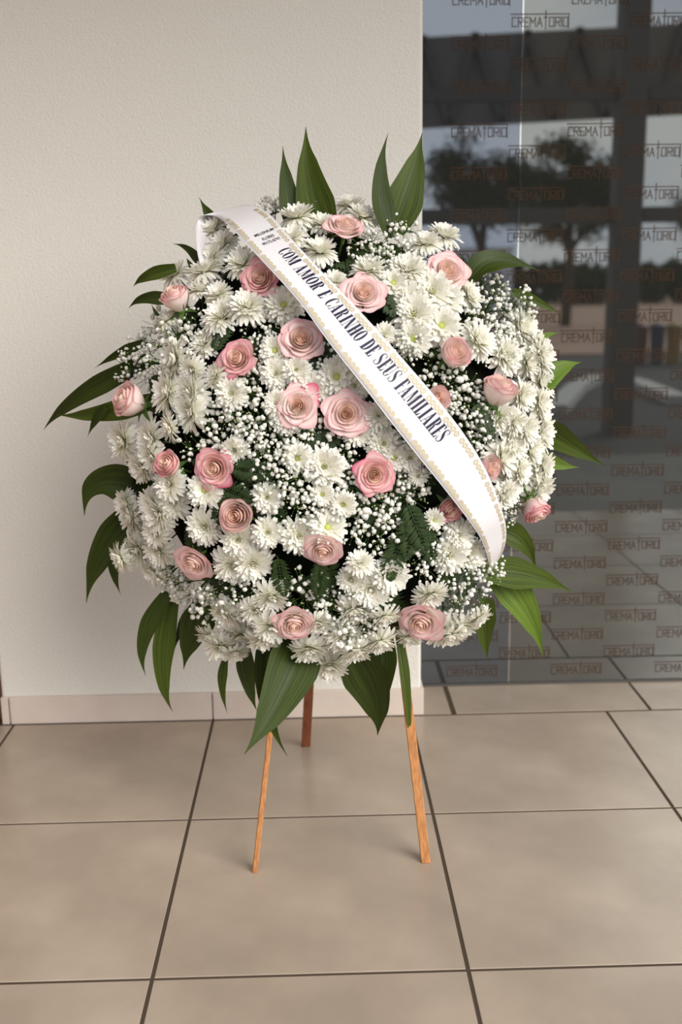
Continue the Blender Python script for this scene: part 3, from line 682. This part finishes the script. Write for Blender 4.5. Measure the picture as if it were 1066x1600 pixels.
# ------------------------------------------------------------------ baby's breath
def spray_kind(seed, nb, big):
    rnd = random.Random(seed); bl, bu, st = MB(), MB(), MB(); v, f = ico1()
    hubs = []
    for k in range(6):
        a = rnd.random() * 6.28; r = sqrt(rnd.random()) * .6; h = Vector((cos(a) * r, sin(a) * r, rnd.uniform(-.55, -.25))); hubs.append(h)
        st.tube([(0, 0, -1.3), (h.x * .4, h.y * .4, -.75), h], .022, 4)
    pos = []
    for k in range(nb * 6):
        if len(pos) >= nb: break
        a = rnd.random() * 6.28; r = sqrt(rnd.random()); q = Vector((cos(a) * r, sin(a) * r, rnd.uniform(-.18, .30) * (1.1 - .5 * r)))
        if all((q - o).length > .125 for o in pos): pos.append(q)
    for q in pos:
        h = min(hubs, key=lambda b: (b - q).length); st.tube([h, (h + q) / 2 + Vector((0, 0, -.05)), q], .011, 3, False)
        s = big * rnd.choice((1, 1, .92, .8, .62)); R = Vector((rnd.random(), rnd.random(), rnd.random()))
        rot = Quaternion((rnd.random() - .5, rnd.random() - .5, rnd.random() - .5, rnd.random() - .5)).normalized()
        vs = []
        for i, p in enumerate(v):
            w = 1 + .34 * sin(p.x * 5 + R.x * 9) * cos(p.y * 6 + R.y * 9) + rnd.uniform(-.16, .16)
            vs.append(q + (rot @ (p * w)) * s * Vector((1, 1, .8)).x)
        bl.add(vs, f, [(0, 1 if i % 2 else .2) for i in range(len(v))])
    for k in range(int(nb * .7)):
        a = rnd.random() * 6.28; r = sqrt(rnd.random()) * 1.05; q = Vector((cos(a) * r, sin(a) * r, rnd.uniform(-.3, .2)))
        s = big * rnd.uniform(.22, .36); bu.add([q + p * s for p in v], f)
        h = min(hubs, key=lambda b: (b - q).length); st.tube([h, q], .009, 3, False)
    R = [(bl.mesh('blossoms', True), M['baby'], 'blossoms'), (bu.mesh('buds'), M['bud'], 'buds'), (st.mesh('stems'), M['green'], 'stems')]
    for me, m, _ in R: me.materials.append(m)
    return R
SK = [spray_kind(21, 30, .115), spray_kind(22, 36, .108), spray_kind(23, 26, .118), spray_kind(24, 40, .098)]
SPRAYS = [(425,316,24),(608,366,34),(645,372,30),(575,386,30),(655,398,24),(590,400,24),(770,450,30),(795,462,34),(828,470,26),(770,500,36),(810,485,28),(745,505,30),
 (240,515,38),(205,552,34),(262,540,40),(288,508,30),(225,580,28),(188,570,24),(300,545,26),(412,508,34),(432,497,30),(402,560,36),(408,600,36),(382,640,42),(345,672,40),(420,680,42),
 (310,692,32),(440,742,42),(400,660,36),(470,690,36),(520,690,36),(440,700,36),(480,755,36),(545,735,36),(560,795,44),(600,795,44),(635,765,36),(590,830,36),(440,800,34),
 (490,565,32),(478,585,24),(700,590,40),(722,605,42),(735,640,38),(745,670,32),(755,625,30),(695,560,34),(760,540,30),(640,690,26),(650,735,34),(618,750,34),(350,930,42),(295,935,38),(252,908,30),(320,950,36),
 (380,925,34),(480,925,38),(505,955,36),(535,975,40),(560,985,34),(690,848,32),(672,880,30),(740,930,34),(715,952,32),(770,890,24),(660,862,28),(785,805,22),(770,765,22),
 (410,765,30),(500,795,34),(540,815,34),(590,950,32),(495,1000,30),(720,890,32),(640,545,26),(330,640,34),(370,590,30),(560,940,30),(655,610,20),
 (800,800,20),(425,480,28),(465,760,34),(525,760,36),(395,700,34),(450,610,26),(505,660,30),(575,770,36),(700,620,30),(755,700,24),(780,520,30),(800,540,26),(275,905,28)]
sprays = []
for i, (x, y, rr) in enumerate(SPRAYS):
    near = min((sqrt((q[0] - x) ** 2 + (q[1] - y) ** 2) - q[2] * .5 - rr * .9) for q in ROSES)
    p, n = dome(x, y, random.uniform(.98, 1.02) if near > 0 else .95); s = rr / F * depth(p) * 1.12
    n = (n * .7 - FWD * .3 + Vector((random.uniform(-1, 1), random.uniform(-1, 1), random.uniform(-1, 1))) * .12).normalized()
    r = empty('baby_breath_spray', 'x', "baby's breath", group="baby's breath sprays of the wreath"); frame(r, p - n * .1 * s, n, s)
    for me, mt, nm in SK[i % 4]: obj(nm, me, None, r, kind='stuff')
    sprays.append((r, x, y))

# ------------------------------------------------------------------ fern fronds in the gaps
def frond_kind(seed, n, lw):
    rnd = random.Random(seed); lf, rb = MB(), MB()
    pt = lambda t: Vector((t, 0, .09 * sin(t * 2.2)))
    for k in range(1, n):
        t = k / n; L = .30 * sin(pi * (.18 + .80 * t)) ; b = pt(t)
        for s in (-1, 1):
            a = s * (1.05 + rnd.uniform(-.1, .1)); dr = Vector((cos(a), sin(a), .12)); sd_ = Vector((-dr.y, dr.x, 0)).normalized()
            pts = [b, b + dr * L * .35 + sd_ * lw, b + dr * L * .7 + sd_ * lw * .8, b + dr * L + Vector((0, 0, -.05)), b + dr * L * .7 - sd_ * lw * .8, b + dr * L * .35 - sd_ * lw]
            lf.add(pts, [(0, 1, 5), (1, 2, 4, 5), (2, 3, 4)])
    rb.tube([pt(k / 10) for k in range(11)], [.014 * (1 - k / 12) for k in range(11)], 5)
    R = [(lf.mesh('leaflets'), M['fern'], 'leaflets'), (rb.mesh('midrib'), M['fern'], 'midrib')]
    for me, m, _ in R: me.materials.append(m)
    return R
FK = [frond_kind(31, 16, .035), frond_kind(32, 14, .036), frond_kind(33, 20, .03)]
FERNS = [(650,825,.4,.9,90,1.0),(615,870,-.2,1,90,.99),(670,850,.2,1,70,.98),(755,660,.5,.7,70,.97),(440,900,.1,1,70,.97),(500,905,-.1,1,70,.97),(350,520,.3,-.6,70,.97),(600,470,.4,.9,70,.98),(395,735,-.9,-.1,80,.97),(370,770,.9,.3,70,.96),(345,800,-.5,.8,60,.96),(640,830,-.1,1,95,.99),(660,845,.6,.6,70,.96),(625,845,-.5,.9,80,.97),(700,900,-.3,.9,90,.96),(730,905,.5,.9,70,.96)]
rf = random.Random(99)
for k in range(44):
    a = rf.random() * 6.28; r = sqrt(rf.random()) * .97
    x, y = 517 + cos(a) * r * 335, 672 + sin(a) * r * 365
    b = rf.random() * 6.28; FERNS.append((x, y, cos(b) * .6 + cos(a) * .5, sin(b) * .6 + sin(a) * .5, rf.uniform(75, 120), .88))
ferns = []
for i, (x, y, tx, ty, l, s) in enumerate(FERNS):
    p, n = dome(x, y, s); xd = (RIGHT * tx - UP * ty); xd = (xd - n * xd.dot(n)).normalized()
    r = empty('fern_frond', 'x', 'fern', group='dark fern fronds of the wreath'); L = l / F * depth(p)
    q = Matrix((xd, n.cross(xd), n)).transposed().to_quaternion()
    r.location = p - xd * L * .5; r.rotation_mode = 'QUATERNION'; r.rotation_quaternion = q; r.scale = (L, L, L)
    for me, mt, nm in FK[1 if i < 3 or 11 <= i <= 13 else i % 3]: obj(nm, me, None, r, kind='stuff' if nm == 'leaflets' else None)
    ferns.append((r, x, y))

# ------------------------------------------------------------------ labels by the nearest rose
DIRS = ['to the right of', 'below and right of', 'directly below', 'below and left of', 'to the left of', 'above and left of', 'directly above', 'above and right of']
ORD = ['nearest', 'second', 'third', 'fourth', 'fifth', 'sixth', 'seventh', 'eighth', 'ninth', 'tenth', 'eleventh', 'twelfth']
def name_by_rose(items, what):
    cells = {}
    for it in items:
        r, x, y = it[0], it[1], it[2]
        k = min(range(len(ROSES)), key=lambda j: (ROSES[j][0] - x) ** 2 + (ROSES[j][1] - y) ** 2)
        a = math.atan2(y - ROSES[k][1], x - ROSES[k][0]); s = int(round(a / (pi / 4))) % 8
        cells.setdefault((k, s), []).append((sqrt((ROSES[k][0] - x) ** 2 + (ROSES[k][1] - y) ** 2), it))
    for (k, s), L in cells.items():
        L.sort(key=lambda q: q[0])
        for n, (d, it) in enumerate(L):
            o = ORD[n] + ' ' if len(L) > 1 else ''
            it[0]['label'] = f"{o}{what} {DIRS[s]} the {ROSES[k][6]}"
name_by_rose(mums, 'white chrysanthemum'); name_by_rose(sprays, "baby's breath spray"); name_by_rose(ferns, 'dark fern frond')

# ------------------------------------------------------------------ ribbon
ST = [  # lower-left edge px, upper-right edge px, dome scale at each edge, extra depth (m, away from camera) at each edge
 ((324,442),(349,438),.04,.14),((312,410),(347,405),.03,.14),((306,375),(344,362),.01,.12),((308,348),(352,334),.0,.11),((316,337),(368,323),-.005,.09),
 ((337,338),(392,320.5),-.01,.06),((361,356),(420,334),-.02,.02),((393,390),(450,367),-.03,-.01),((437,437),(492,413),-.035,-.03),((471,476),(530,452),-.035,-.035),
 ((517,539),(578,503),-.035,-.04),((566,601),(627,558),-.035,-.04),((635,690),(699,643),-.03,-.04),((693,762),(752,720),-.02,-.03),((739,822),(783,793),-.01,-.02),
 ((756,852),(791,829),.01,.0),((763,876),(787,858),.03,.02),((764,890),(775,881),.06,.06),((747,913),(754,910),.10,.10)]
def rib_edges():
    P = []
    for (l, r, zl, zr) in ST:
        out = []
        for q, z in ((l, zl), (r, zr)):
            p, n = dome(q[0], q[1], 1.07); v = (p - CAM); v.normalize(); out.append(p + v * z)
        P.append(out)
    return P
RP = rib_edges()
def cr(p0, p1, p2, p3, t):
    return .5 * ((2 * p1) + (p2 - p0) * t + (2 * p0 - 5 * p1 + 4 * p2 - p3) * t * t + (3 * p1 - p0 - 3 * p2 + p3) * t ** 3)
def RS(u, v):
    n = len(RP) - 1; k = min(int(u), n - 1); t = u - k
    i = [max(k - 1, 0), k, k + 1, min(k + 2, n)]
    a = cr(*[RP[j][0] for j in i], t); b = cr(*[RP[j][1] for j in i], t)
    return a.lerp(b, v)
def RN(u, v):
    e = .02; a = RS(min(u + e, len(RP) - 1), v) - RS(max(u - e, 0), v); b = RS(u, 1) - RS(u, 0)
    n = b.cross(a).normalized()
    if n.dot(CAM - RS(u, v)) < 0 and u > 5.5: n = -n
    return n
rib = empty('ribbon_banner', 'white satin funeral ribbon with dark lettering draped across the wreath', 'ribbon', tuple(RS(10, .5)))
RO = Vector(rib.location); NR = len(RP) - 1
mb = MB(); mb.grid(lambda u, v: RS(v * NR, u) - RO, 6, NR * 6)
o = obj('satin_band', mb.mesh('satin_band'), M['ribbon'], rib)
sm = o.modifiers.new('Solidify', 'SOLIDIFY'); sm.thickness = .0006; sm.offset = -1
for v0 in (.0, .985):
    mb = MB(); mb.grid(lambda u, v: RS(v * NR, v0 + u * .015) + RN(v * NR, .5) * .0008 - RO, 1, NR * 6)
    obj('woven_edge', mb.mesh('woven_edge'), M['ribbon'], rib)
# arc length table on the centre line
TAB = [0.0]; NT = NR * 40
for k in range(1, NT + 1): TAB.append(TAB[-1] + (RS(k / 40, .5) - RS((k - 1) / 40, .5)).length)
def u_at(s):
    import bisect
    k = min(max(bisect.bisect_left(TAB, s), 1), NT); a, b = TAB[k - 1], TAB[k]
    return (k - 1 + (s - a) / max(b - a, 1e-9)) / 40
def s_at(x, y, v):
    best = min(range(5 * 40, NT + 1), key=lambda k: (px(RS(k / 40, v))[0] - x) ** 2 + (px(RS(k / 40, v))[1] - y) ** 2); return TAB[best]
BW = (RS(10, 1) - RS(10, 0)).length
# gold chain of small rosettes along both edges
for vc in (.115, .885):
    mb = MB(); s = s_at(330, 338, 0) - .02; n = 0; end = TAB[-1] - .05
    while s < end:
        u = u_at(s); k = 12; C_ = RS(u, vc); nn = RN(u, vc) * .0010; t = (RS(u + .03, vc) - RS(u - .03, vc)).normalized(); w = (RS(u, 1) - RS(u, 0)); ww = w.length / BW; w = w.normalized()
        for ro, ri in ((.0064, .0032), (.0018, 0)):
            vs = [C_ - RO + nn + t * (cos(2*pi*i/k) * r * .95) + w * (sin(2*pi*i/k) * r * .9 * ww) for r in (ro, ri) for i in range(k)]
            mb.add(vs, [(i, (i+1) % k, k + (i+1) % k, k + i) for i in range(k)] if ri else [tuple(range(k))])
        n += 1; s += .0122 if n % 4 else .0185
    obj('gold_chain_trim', mb.mesh('gold_chain_trim', False), M['gold'], rib, kind='stuff')
# high-contrast condensed serif capitals
def rect(x0, x1, y0, y1): return ([(x0, y0), (x1, y0), (x1, y1), (x0, y1)], [(0, 1, 2, 3)])
def quad(*p): return (list(p), [tuple(range(len(p)))])
def ring(cx, cy, rx, ry, ix, iy, a0, a1, n=18, sx=0):
    vs = []
    for k in range(n + 1):
        a = radians(a0 + (a1 - a0) * k / n); vs += [(cx + cos(a) * rx, cy + sin(a) * ry), (cx + sx + cos(a) * ix, cy + sin(a) * iy)]
    return (vs, [(2*k, 2*k+2, 2*k+3, 2*k+1) for k in range(n)])
H_ = .035
def serif(x, y, w=.3): return rect(x - w / 2, x + w / 2, y - H_ / 2 + (.0175 if y < .5 else -.0175), y + H_ / 2 + (.0175 if y < .5 else -.0175))
S_ = .195
DID = {
 'I': ([rect(.08, .08 + S_, 0, 1), serif(.165, 0), serif(.165, 1)], .33),
 'O': ([ring(.27, .5, .27, .51, .10, .475, 0, 360, 28)], .54),
 'C': ([ring(.27, .5, .27, .51, .10, .475, 90, 270, 20), ring(.27, .5, .22, .51, .19, .475, 20, 90, 8), ring(.27, .5, .22, .51, .19, .475, 270, 335, 8), quad((.49, .98), (.45, .98), (.43, .68), (.49, .68)), quad((.49, .02), (.455, .02), (.44, .26), (.49, .26))], .53),
 'D': ([rect(.06, .06 + S_, 0, 1), ring(.25, .5, .30, .5, .13, .465, -90, 90, 18), rect(0, .26, 0, H_), rect(0, .26, 1 - H_, 1)], .58),
 'E': ([rect(.06, .06 + S_, 0, 1), rect(0, .44, 0, H_), rect(0, .44, 1 - H_, 1), rect(.2, .36, .485, .52), quad((.44, 0), (.47, .26), (.44, .26), (.32, .03)), quad((.44, 1), (.46, .75), (.43, .75), (.32, .97)), quad((.36, .62), (.33, .5), (.36, .38))], .49),
 'F': ([rect(.06, .06 + S_, 0, 1), serif(.145, 0), rect(0, .44, 1 - H_, 1), rect(.2, .36, .485, .52), quad((.44, 1), (.46, .73), (.43, .73), (.30, .97)), quad((.36, .62), (.33, .5), (.36, .38))], .47),
 'L': ([rect(.06, .06 + S_, 0, 1), serif(.145, 1), rect(0, .42, 0, H_), quad((.42, 0), (.45, .28), (.42, .28), (.28, .03))], .46),
 'H': ([rect(.06, .06 + S_, 0, 1), rect(.37, .37 + S_, 0, 1), rect(.2, .4, .485, .52), serif(.145, 0), serif(.145, 1), serif(.455, 0), serif(.455, 1)], .61),
 'N': ([rect(.08, .115, 0, 1), rect(.48, .515, 0, 1), quad((.02, 1), (.22, 1), (.515, 0), (.36, 0)), serif(.10, 0, .2), serif(.50, 1, .2)], .60),
 'M': ([rect(.08, .115, 0, 1), rect(.52, .52 + S_, 0, 1), quad((.04, 1), (.24, 1), (.40, .08), (.31, .08)), quad((.34, .08), (.37, .08), (.56, 1), (.52, 1)), serif(.10, 0, .2), serif(.605, 0), serif(.60, 1, .26)], .78),
 'A': ([quad((.05, 0), (.085, 0), (.30, .98), (.25, 1)), quad((.20, 1), (.34, 1), (.54, 0), (.34, 0)), rect(.13, .38, .28, .31), serif(.07, 0, .18), serif(.44, 0, .28)], .58),
 'R': ([rect(.06, .06 + S_, 0, 1), ring(.25, .75, .26, .25, .10, .22, -90, 90, 14), rect(.2, .27, 1 - H_, 1), rect(0, .1, 1 - H_, 1), quad((.28, .52), (.42, .46), (.50, 0), (.35, 0)), serif(.145, 0), rect(.42, .58, 0, H_)], .59),
 'U': ([rect(.06, .06 + S_, .22, 1), rect(.44, .475, .22, 1), ring(.267, .25, .208, .26, .10, .225, 180, 360, 14, .02), serif(.145, 1), serif(.457, 1, .2)], .58),
 'S': (None, .50)}
def s_glyph():
    P = [(.42, .80), (.36, .94), (.24, .985), (.11, .93), (.075, .78), (.14, .62), (.25, .50), (.36, .37), (.415, .22), (.36, .07), (.23, .015), (.10, .07), (.05, .22)]
    Wd = [.03, .035, .035, .06, .12, .165, .19, .165, .12, .06, .035, .035, .03]; vs = []
    for k, p in enumerate(P):
        a = Vector(P[max(k-1, 0)]); b = Vector(P[min(k+1, len(P)-1)]); t = (b - a).normalized(); n = Vector((-t.y, t.x)) * (Wd[k] / 2)
        vs += [(p[0] + n.x, p[1] + n.y), (p[0] - n.x, p[1] - n.y)]
    return [(vs, [(2*k, 2*k+2, 2*k+3, 2*k+1) for k in range(len(P) - 1)]), quad((.44, .97), (.405, .97), (.40, .70), (.44, .70)), quad((.03, .02), (.065, .02), (.07, .30), (.03, .30))]
DID['S'] = (s_glyph(), .50)
s0, s1 = s_at(439, 394, .68), s_at(691, 690, .68); TXT = 'COM AMOR E CARINHO DE SEUS FAMILIARES'
tot = sum((DID[c][1] + .04) if c != ' ' else .32 for c in TXT); sx = (s1 - s0) / tot; VC, VH = .64, .34
pos = 0; word = MB()
def flush(w):
    if w.v: obj('printed_word', w.mesh('printed_word', False), M['ink'], rib)
for c in TXT + ' ':
    if c == ' ': flush(word); word = MB(); pos += .32; continue
    g, w = DID[c]
    for vs, fs in g:
        out = []
        for x, y in vs:
            u = u_at(s0 + (pos + x) * sx); v = VC + (y - .5) * VH
            out.append(RS(u, v) + RN(u, v) * .0011 - RO)
        word.add(out, fs)
    pos += w + .04
# florist's stamp, three short lines across the band
def stamp(line, sc, vc, hgt, width):
    cu = bpy.data.curves.new('t', 'FONT'); cu.body = line; cu.align_x = 'CENTER'; cu.size = 1; cu.offset = .012; cu.resolution_u = 3
    t = bpy.data.objects.new('t', cu); COL.objects.link(t); bpy.context.view_layer.update()
    me = bpy.data.meshes.new_from_object(t.evaluated_get(bpy.context.evaluated_depsgraph_get()))
    xs = [v.co.x for v in me.vertices]; w0 = max(xs) - min(xs); k = width / w0
    vs = [RS(u_at(sc - (v.co.y - .33) * hgt / .7), vc + v.co.x * k) + RN(u_at(sc), vc) * .0012 - RO for v in me.vertices]
    fs = [tuple(f.vertices) for f in me.polygons]
    bpy.data.objects.remove(t); bpy.data.meshes.remove(me)
    obj('printed_stamp', mesh('printed_stamp', vs, fs, False), M['inkblack'], rib)
for (x, y), ln, wd in (((411, 365), 'MILLENIUM', .50), ((417, 372), 'FLORES', .31), ((422, 379), '99172-0741', .46)):
    stamp(ln, s_at(x, y, .52), .55, .0095, wd)
